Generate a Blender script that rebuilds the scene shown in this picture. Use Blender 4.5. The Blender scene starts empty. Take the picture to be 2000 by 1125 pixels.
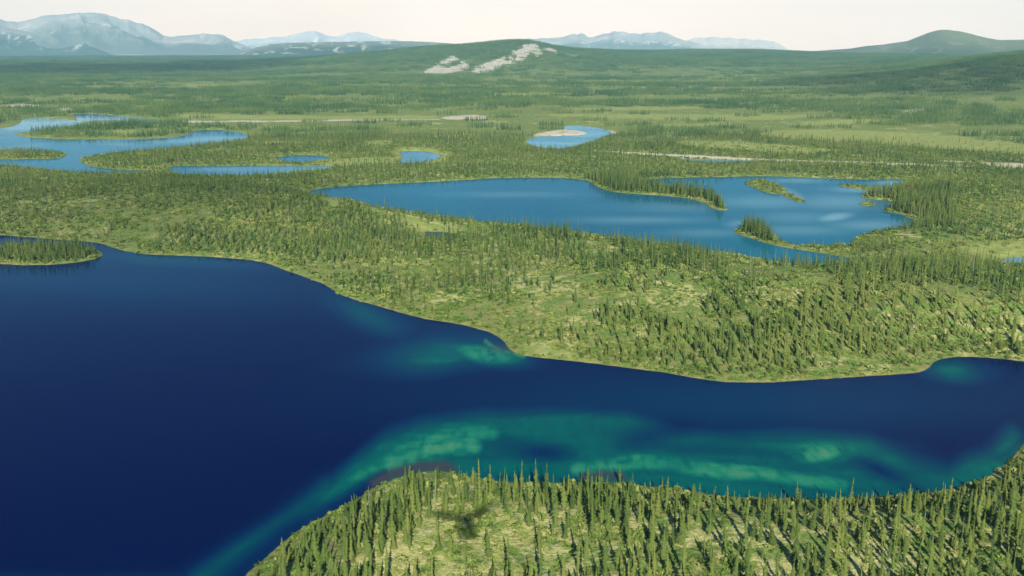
import bpy, bmesh, math, random
import numpy as np
from mathutils import Vector, Matrix, Euler
S = bpy.context.scene
rad = math.radians
# ------------------------------------------------------------------ camera, sky, sun, exposure
CAM_H = 110.0
FPX = 1921.0                     # focal length in photograph pixels (2000 wide)
HORIZON_Y = 88.0
PITCH = math.atan((562.5 - HORIZON_Y) / FPX)
camd = bpy.data.cameras.new("camera"); cam = bpy.data.objects.new("camera", camd)
S.collection.objects.link(cam); S.camera = cam
cam.location = (0, 0, CAM_H); cam.rotation_euler = (rad(90) - PITCH, 0, 0)
camd.sensor_width = 36; camd.lens = 36 * FPX / 2000; camd.clip_start = 0.5; camd.clip_end = 120000
SUN_EL = rad(27.4); SUN_AZ = rad(-2.9)          # light travels towards azimuth SUN_AZ (from +Y, clockwise positive)
to_sun = Vector((-math.sin(SUN_AZ) * math.cos(SUN_EL), -math.cos(SUN_AZ) * math.cos(SUN_EL), math.sin(SUN_EL)))
ld = bpy.data.lights.new("sun", 'SUN'); sun = bpy.data.objects.new("sun", ld); S.collection.objects.link(sun)
ld.energy = 4.9; ld.angle = rad(0.53); ld.color = (1.0, 0.955, 0.80)
sun.rotation_euler = to_sun.to_track_quat('Z', 'Y').to_euler(); sun.location = (0, -300, 400)
W = bpy.data.worlds.new("World"); S.world = W; W.use_nodes = True
nt = W.node_tree; nt.nodes.clear()
out = nt.nodes.new('ShaderNodeOutputWorld'); bg = nt.nodes.new('ShaderNodeBackground')
sky = nt.nodes.new('ShaderNodeTexSky'); sky.sky_type = 'NISHITA'; sky.sun_disc = False
sky.sun_elevation = SUN_EL; sky.sun_rotation = math.atan2(to_sun.x, to_sun.y); sky.dust_density = 0.3; sky.ozone_density = 3.0; sky.altitude = 700
tc = nt.nodes.new('ShaderNodeTexCoord'); sep = nt.nodes.new('ShaderNodeSeparateXYZ')
nt.links.new(tc.outputs['Generated'], sep.inputs[0])
mr = nt.nodes.new('ShaderNodeMapRange'); mr.interpolation_type = 'SMOOTHSTEP'
mr.inputs['From Min'].default_value = 0.046; mr.inputs['From Max'].default_value = 0.078
mr.inputs['To Min'].default_value = 1.0; mr.inputs['To Max'].default_value = 0.0
nz = nt.nodes.new('ShaderNodeTexNoise'); nz.inputs['Scale'].default_value = 5; nz.inputs['Detail'].default_value = 5
mp = nt.nodes.new('ShaderNodeMapping'); mp.inputs['Scale'].default_value = (1, 1, 6)
nt.links.new(tc.outputs['Generated'], mp.inputs[0]); nt.links.new(mp.outputs[0], nz.inputs['Vector'])
ma = nt.nodes.new('ShaderNodeMath'); ma.operation = 'MULTIPLY_ADD'; ma.inputs[1].default_value = 0.016
nt.links.new(nz.outputs['Fac'], ma.inputs[0]); 
sb = nt.nodes.new('ShaderNodeMath'); sb.operation = 'SUBTRACT'; sb.inputs[1].default_value = 0.008
nt.links.new(sep.outputs[2], sb.inputs[0]); nt.links.new(sb.outputs[0], ma.inputs[2])
nt.links.new(ma.outputs[0], mr.inputs['Value'])
tn = nt.nodes.new('ShaderNodeMix'); tn.data_type = 'RGBA'; tn.blend_type = 'MULTIPLY'; tn.inputs['Factor'].default_value = 1; tn.inputs['B'].default_value = (.42, .82, 1.1, 1)   # clear northern air, deeper blue
mx = nt.nodes.new('ShaderNodeMix'); mx.data_type = 'RGBA'
nt.links.new(mr.outputs[0], mx.inputs['Factor']); nt.links.new(sky.outputs[0], tn.inputs['A']); nt.links.new(tn.outputs['Result'], mx.inputs['A'])
mx.inputs['B'].default_value = (1, 1, 1, 1)       # thin bright cloud bank along the horizon
bk = nt.nodes.new('ShaderNodeMix'); bk.data_type = 'RGBA'; bk.inputs['A'].default_value = (27.5, 18.2, 11.8, 1); bk.inputs['B'].default_value = (34, 22, 13.6, 1)
nt.links.new(nz.outputs['Fac'], bk.inputs['Factor']); nt.links.new(bk.outputs['Result'], mx.inputs['B'])
nt.links.new(mx.outputs['Result'], bg.inputs[0]); bg.inputs[1].default_value = 0.048
nt.links.new(bg.outputs[0], out.inputs[0])
S.view_settings.view_transform = 'Standard'; S.view_settings.look = 'None'; S.view_settings.exposure = 1.16
S.view_settings.gamma = 1; S.view_settings.use_curve_mapping = False
S.render.engine = 'CYCLES'
cy = S.cycles; cy.use_denoising = True; cy.max_bounces = 6; cy.diffuse_bounces = 2; cy.glossy_bounces = 3
cy.transmission_bounces = 2; cy.volume_bounces = 0; cy.transparent_max_bounces = 8
cy.caustics_reflective = False; cy.caustics_refractive = False; cy.sample_clamp_indirect = 4
try: cy.denoising_input_passes = 'RGB_ALBEDO_NORMAL'; cy.denoising_prefilter = 'ACCURATE'
except Exception: pass

# ------------------------------------------------------------------ helpers
rng = np.random.default_rng(7); random.seed(7)
cp, sp = math.cos(PITCH), math.sin(PITCH)
def ray(px, py):
    px = np.asarray(px, float); py = np.asarray(py, float)
    a = (px - 1000) / FPX; b = -(py - 562.5) / FPX
    return a, cp + b * sp, b * cp - sp                   # x, y, z of the direction
def ground(px, py, z=0.0):
    x, y, dz = ray(px, py); t = (z - CAM_H) / dz
    return x * t, y * t
def to_px(x, y, z):
    z = z - CAM_H
    f = y * cp - z * sp; u = y * sp + z * cp
    f = np.where(f < 1, 1, f)
    return 1000 + FPX * x / f, 562.5 - FPX * u / f
def hsh(ix, iy, seed):
    h = (ix.astype(np.int64) * 374761393 + iy.astype(np.int64) * 668265263 + seed * 1442695041) & 0xffffffff
    h = ((h ^ (h >> 13)) * 1274126177) & 0xffffffff
    return ((h ^ (h >> 16)) & 0xffff) / 65535.0
def vn(x, y, seed=0):
    ix = np.floor(x); iy = np.floor(y); fx = x - ix; fy = y - iy
    fx = fx * fx * (3 - 2 * fx); fy = fy * fy * (3 - 2 * fy)
    a = hsh(ix, iy, seed); b = hsh(ix + 1, iy, seed); c = hsh(ix, iy + 1, seed); d = hsh(ix + 1, iy + 1, seed)
    return (a + (b - a) * fx) * (1 - fy) + (c + (d - c) * fx) * fy
def fbm(x, y, seed=0, o=4):
    s = 0; w = 0.5; t = 0
    for k in range(o):
        s = s + w * vn(x * 2 ** k, y * 2 ** k, seed + 17 * k); t += w; w *= 0.5
    return s / t                                          # 0..1
def ss(a, b, x):
    t = np.clip((x - a) / (b - a), 0, 1); return t * t * (3 - 2 * t)
def smooth(pts, n=2, closed=True):
    p = np.array(pts, float)
    for _ in range(n):
        q = np.roll(p, -1, 0) if closed else p[1:]
        a = p if closed else p[:-1]
        r = np.empty((2 * len(a), 2)); r[0::2] = .75 * a + .25 * q; r[1::2] = .25 * a + .75 * q
        p = r if closed else np.vstack([p[:1], r, p[-1:]])
    return p
def sdf(poly, x, y, far=200.0):
    """signed distance to a closed polygon in metres, negative inside"""
    res = np.full(x.shape, far); px, py = poly[:, 0], poly[:, 1]
    m = (x > px.min() - far) & (x < px.max() + far) & (y > py.min() - far) & (y < py.max() + far)
    if not m.any(): return res
    X, Y = x[m], y[m]; d = np.full(X.shape, 1e18); ins = np.zeros(X.shape, bool)
    for i in range(len(poly)):
        ax, ay = poly[i]; bx, by = poly[(i + 1) % len(poly)]
        ex, ey = bx - ax, by - ay; L = ex * ex + ey * ey + 1e-12
        t = np.clip(((X - ax) * ex + (Y - ay) * ey) / L, 0, 1)
        d = np.minimum(d, (X - ax - t * ex) ** 2 + (Y - ay - t * ey) ** 2)
        c = ((ay > Y) != (by > Y)) & (X < ex * (Y - ay) / (ey if abs(ey) > 1e-12 else 1e-12) + ax)
        ins ^= c
    d = np.sqrt(d); res[m] = np.minimum(np.where(ins, -d, d), far)
    return res
def link(o): S.collection.objects.link(o); return o
def mesh_np(name, v, f, mat=None, smooth_=False):
    me = bpy.data.meshes.new(name); v = np.asarray(v, np.float32); f = np.asarray(f, np.int32)
    n = f.shape[1]
    me.vertices.add(len(v)); me.vertices.foreach_set('co', v.ravel())
    me.loops.add(f.size); me.loops.foreach_set('vertex_index', f.ravel())
    me.polygons.add(len(f)); me.polygons.foreach_set('loop_start', np.arange(0, f.size, n, dtype=np.int32))
    try: me.polygons.foreach_set('loop_total', np.full(len(f), n, np.int32))
    except Exception: pass
    me.update(calc_edges=True); me.validate()
    if smooth_: me.polygons.foreach_set('use_smooth', np.ones(len(me.polygons), bool))
    if mat: me.materials.append(mat)
    return me
def attr(me, name, val):
    a = me.attributes.new(name, 'FLOAT', 'POINT'); a.data.foreach_set('value', np.asarray(val, np.float32))
def tag(o, label=None, cat=None, group=None, kind=None):
    if label: o['label'] = label
    if cat: o['category'] = cat
    if group: o['group'] = group
    if kind: o['kind'] = kind
    return o
class N:
    """small node-tree writer"""
    def __init__(s, name):
        s.m = bpy.data.materials.new(name); s.m.use_nodes = True; s.t = s.m.node_tree; s.t.nodes.clear()
        s.out = s.t.nodes.new('ShaderNodeOutputMaterial')
    def n(s, typ, **kw):
        nd = s.t.nodes.new('ShaderNode' + typ)
        for k, v in kw.items():
            if k.startswith('i_'):
                s.set(nd, k[2:].replace('_', ' '), v)
            else: setattr(nd, k, v)
        return nd
    def set(s, nd, key, v):
        i = nd.inputs[int(key)] if key.isdigit() else nd.inputs[key]
        if isinstance(v, bpy.types.NodeSocket): s.t.links.new(v, i)
        else: i.default_value = v
    def attr(s, a): return s.n('Attribute', attribute_name=a).outputs['Fac']
    def noise(s, scale, detail=3, rough=.55, vec=None, dist=0):
        nd = s.n('TexNoise', i_Scale=scale, i_Detail=detail, i_Roughness=rough, i_Distortion=dist)
        if vec is not None: s.set(nd, 'Vector', vec)
        return nd.outputs['Fac']
    def rng(s, v, a, b, c=0., d=1.):
        return s.n('MapRange', interpolation_type='SMOOTHSTEP', i_Value=v, i_From_Min=a, i_From_Max=b, i_To_Min=c, i_To_Max=d).outputs[0]
    def math(s, op, a, b=0.):
        nd = s.n('Math', operation=op); s.set(nd, '0', a); s.set(nd, '1', b); return nd.outputs[0]
    def mix(s, f, a, b, mode='MIX'):
        nd = s.n('Mix', data_type='RGBA', blend_type=mode)
        s.set(nd, 'Factor', f); 
        for k, v in (('A', a), ('B', b)):
            i = [q for q in nd.inputs if q.name == k and q.type == 'RGBA'][0]
            if isinstance(v, bpy.types.NodeSocket): s.t.links.new(v, i)
            else: i.default_value = (*v, 1)
        return [q for q in nd.outputs if q.type == 'RGBA'][0]
    def ramp(s, f, stops):
        nd = s.n('ValToRGB'); s.set(nd, 'Fac', f); e = nd.color_ramp.elements
        while len(e) < len(stops): e.new(.5)
        for q, (p, c) in zip(e, stops): q.position = p; q.color = (*c, 1)
        return nd.outputs[0]
    def pos(s): return s.n('NewGeometry').outputs['Position']
    def scaled(s, v, sc):
        return s.n('Mapping', i_Vector=v, i_Scale=sc).outputs[0]
    def done(s, sh, vol=None):
        if sh is not None: s.t.links.new(sh, s.out.inputs['Surface'])
        return s.m

# ------------------------------------------------------------------ shorelines (traced on the photograph, laid on the water plane)
def P(pts, n=2): q = smooth(pts, n); return np.column_stack(ground(q[:, 0], q[:, 1]))
BIG = P([(-700,445),(-300,450),(0,459),(60,464),(130,470),(195,474),(215,484),(250,492),(290,498),(330,499),(400,501),(470,506),(520,513),(550,526),(600,543),(635,556),
 (660,575),(690,585),(730,596),(780,611),(830,624),(880,630),(930,641),(965,653),(985,668),(993,681),(1005,690),(1030,697),(1080,702),(1130,707),(1180,713),(1250,722),
 (1310,730),(1380,743),(1440,748),(1520,747),(1600,741),(1680,736),(1760,731),(1800,727),(1815,719),(1822,707),(1850,698),(1890,697),(1940,699),(2000,707),(2200,726),(2400,740),
 (2400,780),(2200,800),(2060,830),(2010,850),(1990,878),(1958,912),(1910,940),(1850,958),(1780,966),(1700,972),(1620,974),(1540,973),(1460,972),(1400,967),(1340,957),(1270,950),(1200,942),
 (1120,940),(1060,944),(1000,942),(940,936),(900,926),(860,918),(820,921),(780,931),(740,947),(715,962),(680,984),(640,1003),(600,1026),(565,1048),(530,1078),(500,1103),(470,1133),(430,1190),
 (380,1300),(200,1500),(-300,1600),(-1500,1300),(-1500,700)], 2)
MID = P([(596,375),(640,366),(700,362),(760,359),(830,356),(900,352),(960,348),(1020,347),(1060,347),(1100,348),(1140,351),(1155,356),(1165,365),(1180,371),(1210,377),(1260,380),
 (1310,384),(1350,388),(1378,397),(1388,407),(1415,412),(1424,410),(1414,400),(1406,389),(1395,381),(1370,375),(1330,370),(1290,366),(1262,362),(1246,357),(1256,351),(1320,347),(1400,346),
 (1480,344),(1540,345),(1600,348),(1660,350),(1700,351),(1765,349),(1772,356),(1745,366),(1735,374),(1690,379),(1678,384),(1690,388),(1735,392),(1748,400),(1728,408),(1722,412),(1740,415),
 (1765,420),(1785,430),(1796,438),(1785,443),(1740,446),(1700,452),(1675,460),(1668,472),(1655,479),(1600,481),(1550,478),(1522,468),(1508,452),(1490,442),(1460,441),(1438,446),(1432,453),
 (1450,461),(1480,470),(1500,477),(1520,481),(1560,488),(1600,494),(1640,500),(1668,505),(1640,516),(1590,518),(1540,514),(1500,509),(1450,501),(1400,492),(1350,484),(1300,477),(1250,470),
 (1200,463),(1150,457),(1100,451),(1050,445),(1000,440),(950,435),(900,428),(850,421),(800,414),(750,406),(700,398),(660,391),(625,384)], 1)
ARM = P([(-300,250),(-60,250),(0,251),(25,247),(42,240),(44,232),(80,230),(145,235),(150,238),(150,229),(143,226),(146,221),(210,224),(290,233),(330,236),(250,236),(200,235),(165,238),(150,243),
 (120,250),(60,256),(30,261),(28,265),(60,269),(100,271),(150,272),(230,272),(300,271),(345,268),(370,262),(383,254),(430,253),(468,259),(488,266),(470,273),(430,277),(400,281),(350,287),
 (300,292),(250,297),(200,302),(170,306),(150,312),(165,320),(180,326),(220,331),(290,334),(330,335),(290,338),(190,338),(150,338),(100,333),(50,327),(0,323),(-300,320)], 1)
LONG = P([(325,328),(345,324),(400,324),(500,323),(600,324),(655,324),(640,331),(600,335),(540,340),(480,344),(400,344),(345,340)], 2)
POND = P([(532,311),(560,304),(600,302),(640,306),(650,311),(620,316),(560,318)], 2)
BAYOU = P([(780,298),(786,295),(830,295),(868,304),(845,314),(800,320),(776,318),(790,306)], 2)
BEND = P([(1028,275),(1045,268),(1090,263),(1120,256),(1100,249),(1110,245),(1140,246),(1170,250),(1195,257),(1196,262),(1175,266),(1160,274),(1120,287),(1090,293),(1050,288),(1030,281)], 2)
REACH = P([(1320,309.5),(1370,311),(1430,312),(1476,313.5),(1480,316),(1440,317.5),(1380,317),(1330,314.5)], 2)
TARN = P([(1952,507),(1975,503),(2010,502),(2050,508),(2010,517),(1970,514)], 2)
SPOT = P([(815,456),(850,452),(888,456),(880,464),(840,465)], 2)
LAKES = [('lake_water', BIG, 'wide deep navy lake with green shoals in front'), ('lake_water', MID, 'blue lake beyond the wooded ridge with spits and islets'),
 ('lake_water', ARM, 'winding blue lake arms around wooded points at the left edge'), ('lake_water', LONG, 'long narrow pond behind the dark wooded flat'), ('pond_water', POND, 'small oval pond in the marsh'),
 ('pond_water', BAYOU, 'short blue pond beside a curved yellow meadow'), ('river_water', BEND, 'river bend around a pale sandbar'), ('river_water', REACH, 'shallow river reach along a long gravel bar'),
 ('pond_water', TARN, 'tiny round tarn in a yellow meadow'), ('pond_water', SPOT, 'dark boggy pool on the ridge')]
ISLES = [P([(-40,512),(-20,492),(0,484),(40,478),(90,477),(150,479),(188,486),(206,497),(190,506),(150,513),(100,518),(40,518),(0,516)], 2),
 P([(1452,358),(1468,351),(1490,351),(1520,360),(1536,369),(1531,380),(1505,379),(1475,369)], 2), P([(1532,374),(1560,385),(1576,393),(1565,397),(1545,389),(1525,380)], 2),
 P([(1630,361),(1660,361),(1700,365),(1728,372),(1700,373),(1660,367)], 1), P([(1672,397),(1700,396),(1712,400),(1690,404)], 1), P([(1050,266),(1068,261),(1090,257.5),(1112,252.5),(1138,256),(1150,260.5),(1138,264),(1100,265),(1070,266.5)], 2), P([(-60,298),(0,293),(60,292),(120,295),(133,302),(118,310),(50,311),(0,311),(-60,312)], 2)]
SANDS = [P([(1036,267),(1060,260),(1085,257),(1110,251),(1140,256),(1152,261),(1140,265),(1100,265.5),(1065,266)], 2), P([(1168,252),(1190,255),(1207,261),(1190,263),(1170,256)], 1),
 P([(1150,296),(1230,300),(1320,304),(1400,307.5),(1478,311.5),(1470,313.5),(1400,311),(1320,308.5),(1250,304.5),(1180,300)], 1), P([(865,232),(900,229),(945,229),(956,237),(900,238),(865,237)], 1),
 P([(1030,276),(1045,267),(1052,272),(1040,284),(1032,284)], 1), P([(5,208),(75,207),(76,212),(20,213)], 1), P([(118,213),(142,211),(144,217),(120,217)], 1), P([(300,239.5),(420,238.5),(422,242),(340,243)], 1),
 P([(1830,318),(1900,320),(1905,323),(1835,322)], 1), P([(1912,321),(1950,322),(2010,325),(2010,336),(1960,333),(1920,327)], 1),
 P([(1480,311.5),(1600,318),(1760,325),(1900,329),(1900,331),(1760,327.5),(1600,321),(1480,315)], 1), P([(1750,225),(1820,216),(1822,220),(1760,230)], 1), P([(420,239),(620,237),(860,236),(860,238),(620,240),(430,242)],1)]
MEAD = [P([(1880,490),(1930,480),(2060,478),(2060,522),(1960,522),(1890,510)], 2), P([(640,313),(700,311),(780,308),(790,322),(720,326),(640,326)], 2), P([(700,281),(760,278),(775,288),(720,290)], 2),
 P([(760,292),(800,288),(880,296),(880,316),(860,320),(770,322)], 2), P([(1000,228),(1200,226),(1500,227),(1640,231),(1500,238),(1250,237)], 2), P([(1100,214),(1350,210),(1400,216),(1150,219)], 2),
 P([(330,223),(420,226),(640,229),(860,229),(860,236),(640,236),(400,236),(340,230)], 2), P([(1450,262),(1600,256),(1800,262),(2060,292),(2060,310),(1850,296),(1700,284),(1520,276)], 2),
 P([(1300,284),(1400,278),(1640,300),(1640,308),(1400,296)], 2), P([(1520,243),(1700,238),(1740,244),(1560,250)], 2), P([(220,257),(275,256),(280,262),(226,263)], 2), P([(385,300),(450,290),(450,294),(395,303)], 2),
 P([(490,281),(560,280),(560,284),(500,285)], 2), P([(930,187),(1150,182),(1160,188),(950,192)], 2), P([(1480,181),(1560,180),(1570,184),(1490,185)], 2), P([(350,168),(420,166),(430,170),(360,172)], 2),
 P([(1000,672),(1060,676),(1140,692),(1100,703),(1030,697),(1005,690)], 2), P([(1250,246),(1430,243),(1440,248),(1260,250)], 2), P([(700,205),(860,203),(870,208),(720,210)], 2),
 P([(760,425),(830,440),(900,448),(890,462),(800,455)], 2), P([(630,420),(660,412),(672,432),(640,440)], 2)]

# ------------------------------------------------------------------ terrain height field
RIDGE = np.array([(450,128),(520,124),(600,118),(700,108),(800,98),(850,93),(900,91),(935,88),(965,84.5),(1000,81.5),(1030,82.5),(1055,88),(1080,93.5),(1110,98),(1150,101),(1200,106),(1300,112),(1400,117),(1500,122),(1600,128)], float)
def az_of_px(px): return np.arctan2(*[np.asarray(q) for q in ray(px, np.full(np.shape(px), 100.0))[:2]])
def height_at(px, py, R):
    x, y, z = ray(px, py); return CAM_H + z / np.hypot(x, y) * R
HR = 5200.0
ridge_az = az_of_px(RIDGE[:, 0]); ridge_h = height_at(RIDGE[:, 0], RIDGE[:, 1], HR)
def bump(x, y, px, py, h, sx, sy):
    cx, cy_ = ground(px, py); return h * np.exp(-((x - cx) / sx) ** 2 - ((y - cy_) / sy) ** 2)
def shore(x, y):
    d = np.full(x.shape, 200.0)
    for _, p, _ in LAKES: d = np.minimum(d, sdf(p, x, y))
    isl = np.full(x.shape, 200.0)
    for p in ISLES: isl = np.minimum(isl, sdf(p, x, y))
    d = np.maximum(d, -isl)
    w = np.clip(np.hypot(x, y) / 700, .35, 2.5)
    return d + w * (1.6 * (fbm(x / 14 / w, y / 14 / w, 5, 3) - .5) + 0.9 * (vn(x / 3.1 / w, y / 3.1 / w, 9) - .5))
def height(x, y, d):
    r = np.hypot(x, y); az = np.arctan2(x, y)
    inl = ss(8, 120, d)
    h = 1.1 * (1 - np.exp(-np.maximum(d, 0) / 4)) + inl * (1.2 + (9 - 5 * ss(450, 800, r)) * (fbm(x / 170, y / 170, 21, 3) - .42))
    h = h + inl * ss(900, 2500, r) * 8 * (fbm(x / 900, y / 900, 33, 3) - .4)
    h = h + ss(3, 22, d) * (.9 * (fbm(x / 13, y / 13, 41, 3) - .4))
    g = ss(4, 45, d)
    h = h + g * (bump(x, y, 640, 425, 9, 70, 60) + bump(x, y, 1000, 470, 4, 120, 50) + bump(x, y, 1500, 600, 5, 90, 70) + bump(x, y, 1950, 620, 9, 60, 60)
        + bump(x, y, 250, 400, 7, 140, 90) + bump(x, y, 1350, 560, 4, 90, 50) + bump(x, y, 1900, 400, 7, 120, 110))
    h = h + ss(1, 26, d) * (bump(x, y, 1000, 1080, 2.6, 95, 55) + bump(x, y, 1900, 1040, 5, 50, 50) + bump(x, y, 640, 1100, 2.5, 30, 40))
    # far relief: the middle hill, the dark slope at the right, the rise of the plain
    prof = np.interp(az, ridge_az, ridge_h, left=0, right=0) * ss(ridge_az[0] - .02, ridge_az[0] + .05, az) * (1 - ss(ridge_az[-1] - .06, ridge_az[-1] + .02, az))
    t = (r - HR) / 1500
    hill = prof * np.where(t < 0, np.exp(-(t * 1.25) ** 2), np.exp(-(t * .9) ** 2))
    hill = hill * (1 + .42 * (fbm(x / 300, y / 420, 57, 5) - .5) * np.where(t < 0, 1, .3) * ss(0, .25, np.abs(t)) + .07 * (fbm(x / 90, y / 90, 58, 3) - .5))
    h = h + ss(1500, 3000, r) * hill
    h = h + 95 * np.exp(-((az - rad(30.5)) / rad(8.5)) ** 2 - ((r - 3600) / 1100) ** 2) + 40 * np.exp(-((az - rad(22)) / rad(9)) ** 2 - ((r - 5600) / 1500) ** 2)
    h = h + 46 * np.exp(-((az - rad(12)) / rad(9)) ** 2 - ((r - 7200) / 1500) ** 2) + ss(4000, 8500, r) * 16 - ss(9500, 17000, r) * 300 + ss(3000, 9000, r) * 14 * (fbm(x / 1300, y / 800, 61, 3) - .5)
    bed = np.maximum(d * .5, -4.0)
    return np.where(d > 0, np.where(r > 9000, h, np.maximum(h, .02 + .1 * np.minimum(d, 1))), bed)

# polar grid about the camera's foot, finer where the photograph looks
ys = np.concatenate([np.arange(1700, 1250, -12.), np.arange(1250, 400, -2.2), np.arange(400, 103, -1.5)])
dep = PITCH + np.arctan((ys - 562.5) / FPX)
R = np.concatenate([[4, 15, 30, 45, 60], CAM_H / np.tan(dep)[CAM_H / np.tan(dep) > 62]])
R = np.concatenate([R, np.geomspace(R[-1] * 1.015, 60000, 70)])
fine = np.concatenate([np.linspace(rad(-41), rad(-31.2), 110), np.linspace(rad(-31.1), rad(31.1), 970), np.linspace(rad(31.2), rad(41), 110)])
A = np.concatenate([np.linspace(rad(-180), rad(-41.5), 46), fine, np.linspace(rad(41.5), rad(180), 46)])
RR, AA = np.meshgrid(R, A, indexing='ij'); nr, na = RR.shape
GX, GY = (RR * np.sin(AA)).ravel(), (RR * np.cos(AA)).ravel()
GD = shore(GX, GY); GZ = height(GX, GY, GD)
idx = np.arange(nr * na).reshape(nr, na)
quads = np.stack([idx[:-1, :-1], idx[:-1, 1:], idx[1:, 1:], idx[1:, :-1]], -1).reshape(-1, 4)[:, ::-1]

def cover(polys, x, y, soft):
    m = np.zeros(x.shape)
    for p in polys:
        d = sdf(p, x, y, 60.0); w = soft
        m = np.maximum(m, 1 - ss(-w, w, d + w * 2.0 * (fbm(x / 25, y / 25, 71, 2) - .5)))
    return m
G_SAND = cover(SANDS, GX, GY, 2.5) ; G_MEAD = cover(MEAD, GX, GY, 9.0)
# bare rock patches on the middle hill
def hillrock(x, y, z):
    px, py = to_px(x, y, z); m = np.zeros(x.shape); r = np.hypot(x, y)
    w1 = 14 * (fbm(x / 60, y / 60, 80, 3) - .5); w2 = 10 * (fbm(x / 60 + 9, y / 60, 81, 3) - .5)
    def seg(x0, y0, x1, y1, w):
        ex, ey = x1 - x0, y1 - y0; t = np.clip(((px + w1 - x0) * ex + (py + w2 * .5 - y0) * ey) / (ex * ex + ey * ey), 0, 1)
        dd = np.hypot((px + w1 - x0 - t * ex) * .55, py + w2 * .5 - y0 - t * ey); return 1 - ss(w * .5, w, dd)
    for q in [(842,140,886,116,9), (880,138,906,129,8), (862,141,880,137,7), (935,137,985,118,10), (950,136,968,128,8), (998,118,1012,104,9), (1010,106,1040,92,10), (1030,92,1050,104,8), (1066,95,1086,101,5), (1014,116,1024,108,7), (900,126,912,118,4), (1100,104,1122,110,3)]:
        m = np.maximum(m, seg(*q))
    return m * ss(.33, .52, .75 * fbm(x / 30, y / 60, 83, 4) + .25 * fbm(x / 11, y / 30, 84, 3) + .10 * m) * (r > 3200) * (r < 5800)
G_ROCK = hillrock(GX, GY, GZ)

# ------------------------------------------------------------------ ground material
def ground_material():
    n = N('taiga_ground'); p = n.pos()
    d = n.attr('shore'); sand = n.attr('sand'); mead = n.attr('meadow'); rock = n.attr('rock'); far = n.attr('far')
    lichen = n.attr('lichen'); a = n.noise(.022, 5, .6, p); b = n.noise(.16, 4, .65, p); c = n.noise(.9, 3, .7, p); e = n.noise(.005, 4, .6, n.scaled(p, (1, 1.6, 1)))
    lich = n.mix(n.rng(c, .3, .7), (.24, .25, .08), (.44, .41, .18))
    moss = n.mix(n.rng(c, .3, .7), (.058, .115, .022), (.165, .235, .052))
    heath = n.mix(n.rng(c, .3, .7), (.13, .14, .04), (.23, .225, .08))
    m1 = n.rng(b, .40, .60); g = n.mix(m1, moss, heath)
    lm = n.rng(n.math('ADD', n.math('MULTIPLY', a, .55), n.math('ADD', n.math('MULTIPLY', b, .55), n.math('MULTIPLY', lichen, .13))), .59, .70)
    g = n.mix(lm, g, lich)
    forest = n.mix(n.rng(e, .35, .65), (.03, .07, .022), (.07, .125, .034))
    forest = n.mix(n.rng(n.noise(.012, 4, .7, n.scaled(p, (1, .5, 1))), .45, .7, 0, .6), forest, (.14, .18, .05))
    forest = n.mix(n.attr('hillside'), forest, n.mix(n.rng(b, .3, .7), (.015, .042, .022), (.04, .08, .032))); g = n.mix(far, g, forest)
    md = n.mix(n.rng(b, .3, .7), (.17, .215, .05), (.28, .29, .095))
    g = n.mix(mead, g, md)
    strip = n.mix(n.rng(b, .35, .65), (.10, .13, .035), (.22, .21, .075))
    g = n.mix(n.rng(n.math('ADD', d, n.math('MULTIPLY', n.noise(.12, 3, .6, p), 5.)), 3., 6., .8, 0.), g, strip)
    sd = n.mix(n.rng(c, .3, .7), (.36, .31, .23), (.56, .50, .39)); g = n.mix(n.math('MULTIPLY', sand, n.rng(n.noise(.07, 4, .7, p), .32, .5, .15, 1.)), g, sd)
    rk = n.mix(n.rng(n.noise(.05, 5, .7, p), .35, .65), (.24, .22, .16), (.58, .52, .42)); g = n.mix(n.rng(n.math('ADD', rock, n.math('MULTIPLY', n.math('SUBTRACT', n.noise(.035, 6, .75, p), .5), 1.3)), .34, .72), g, rk)
    g = n.mix(n.rng(d, -.2, .7, 1., 0.), g, (.055, .052, .03))
    bmp = n.n('Bump', i_Strength=.7, i_Distance=.6, i_Height=n.math('ADD', c, n.math('MULTIPLY', b, 2.)))
    s = n.n('BsdfPrincipled', i_Base_Color=g, i_Roughness=.95, i_Normal=bmp.outputs[0]); s.inputs['Specular IOR Level'].default_value = .1
    return n.done(s.outputs[0])
me = mesh_np('ground', np.column_stack([GX, GY, GZ]), quads, ground_material(), True)
attr(me, 'shore', GD); attr(me, 'sand', G_SAND); attr(me, 'meadow', G_MEAD); attr(me, 'rock', G_ROCK); px_, py_ = to_px(GX, GY, GZ)
attr(me, 'lichen', np.clip(np.exp(-(((px_ - 980) / 260) ** 2 + ((py_ - 1080) / 85) ** 2)) + .6 * np.exp(-((px_ - 1250) / 350) ** 2 - ((py_ - 560) / 60) ** 2) + .7 * np.exp(-((px_ - 1960) / 60) ** 2 - ((py_ - 640) / 50) ** 2) + .5 * ((py_ > 930) & (px_ > 700)), 0, 1))
rr_ = np.hypot(GX, GY); attr(me, 'hillside', .85 * ss(20, 50, GZ) * ss(3200, 3900, rr_))
attr(me, 'far', ss(2500, 6000, np.hypot(GX, GY)))
tag(link(bpy.data.objects.new('ground', me)), 'rolling taiga ground of moss, pale lichen and meadow', kind='structure')

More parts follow.
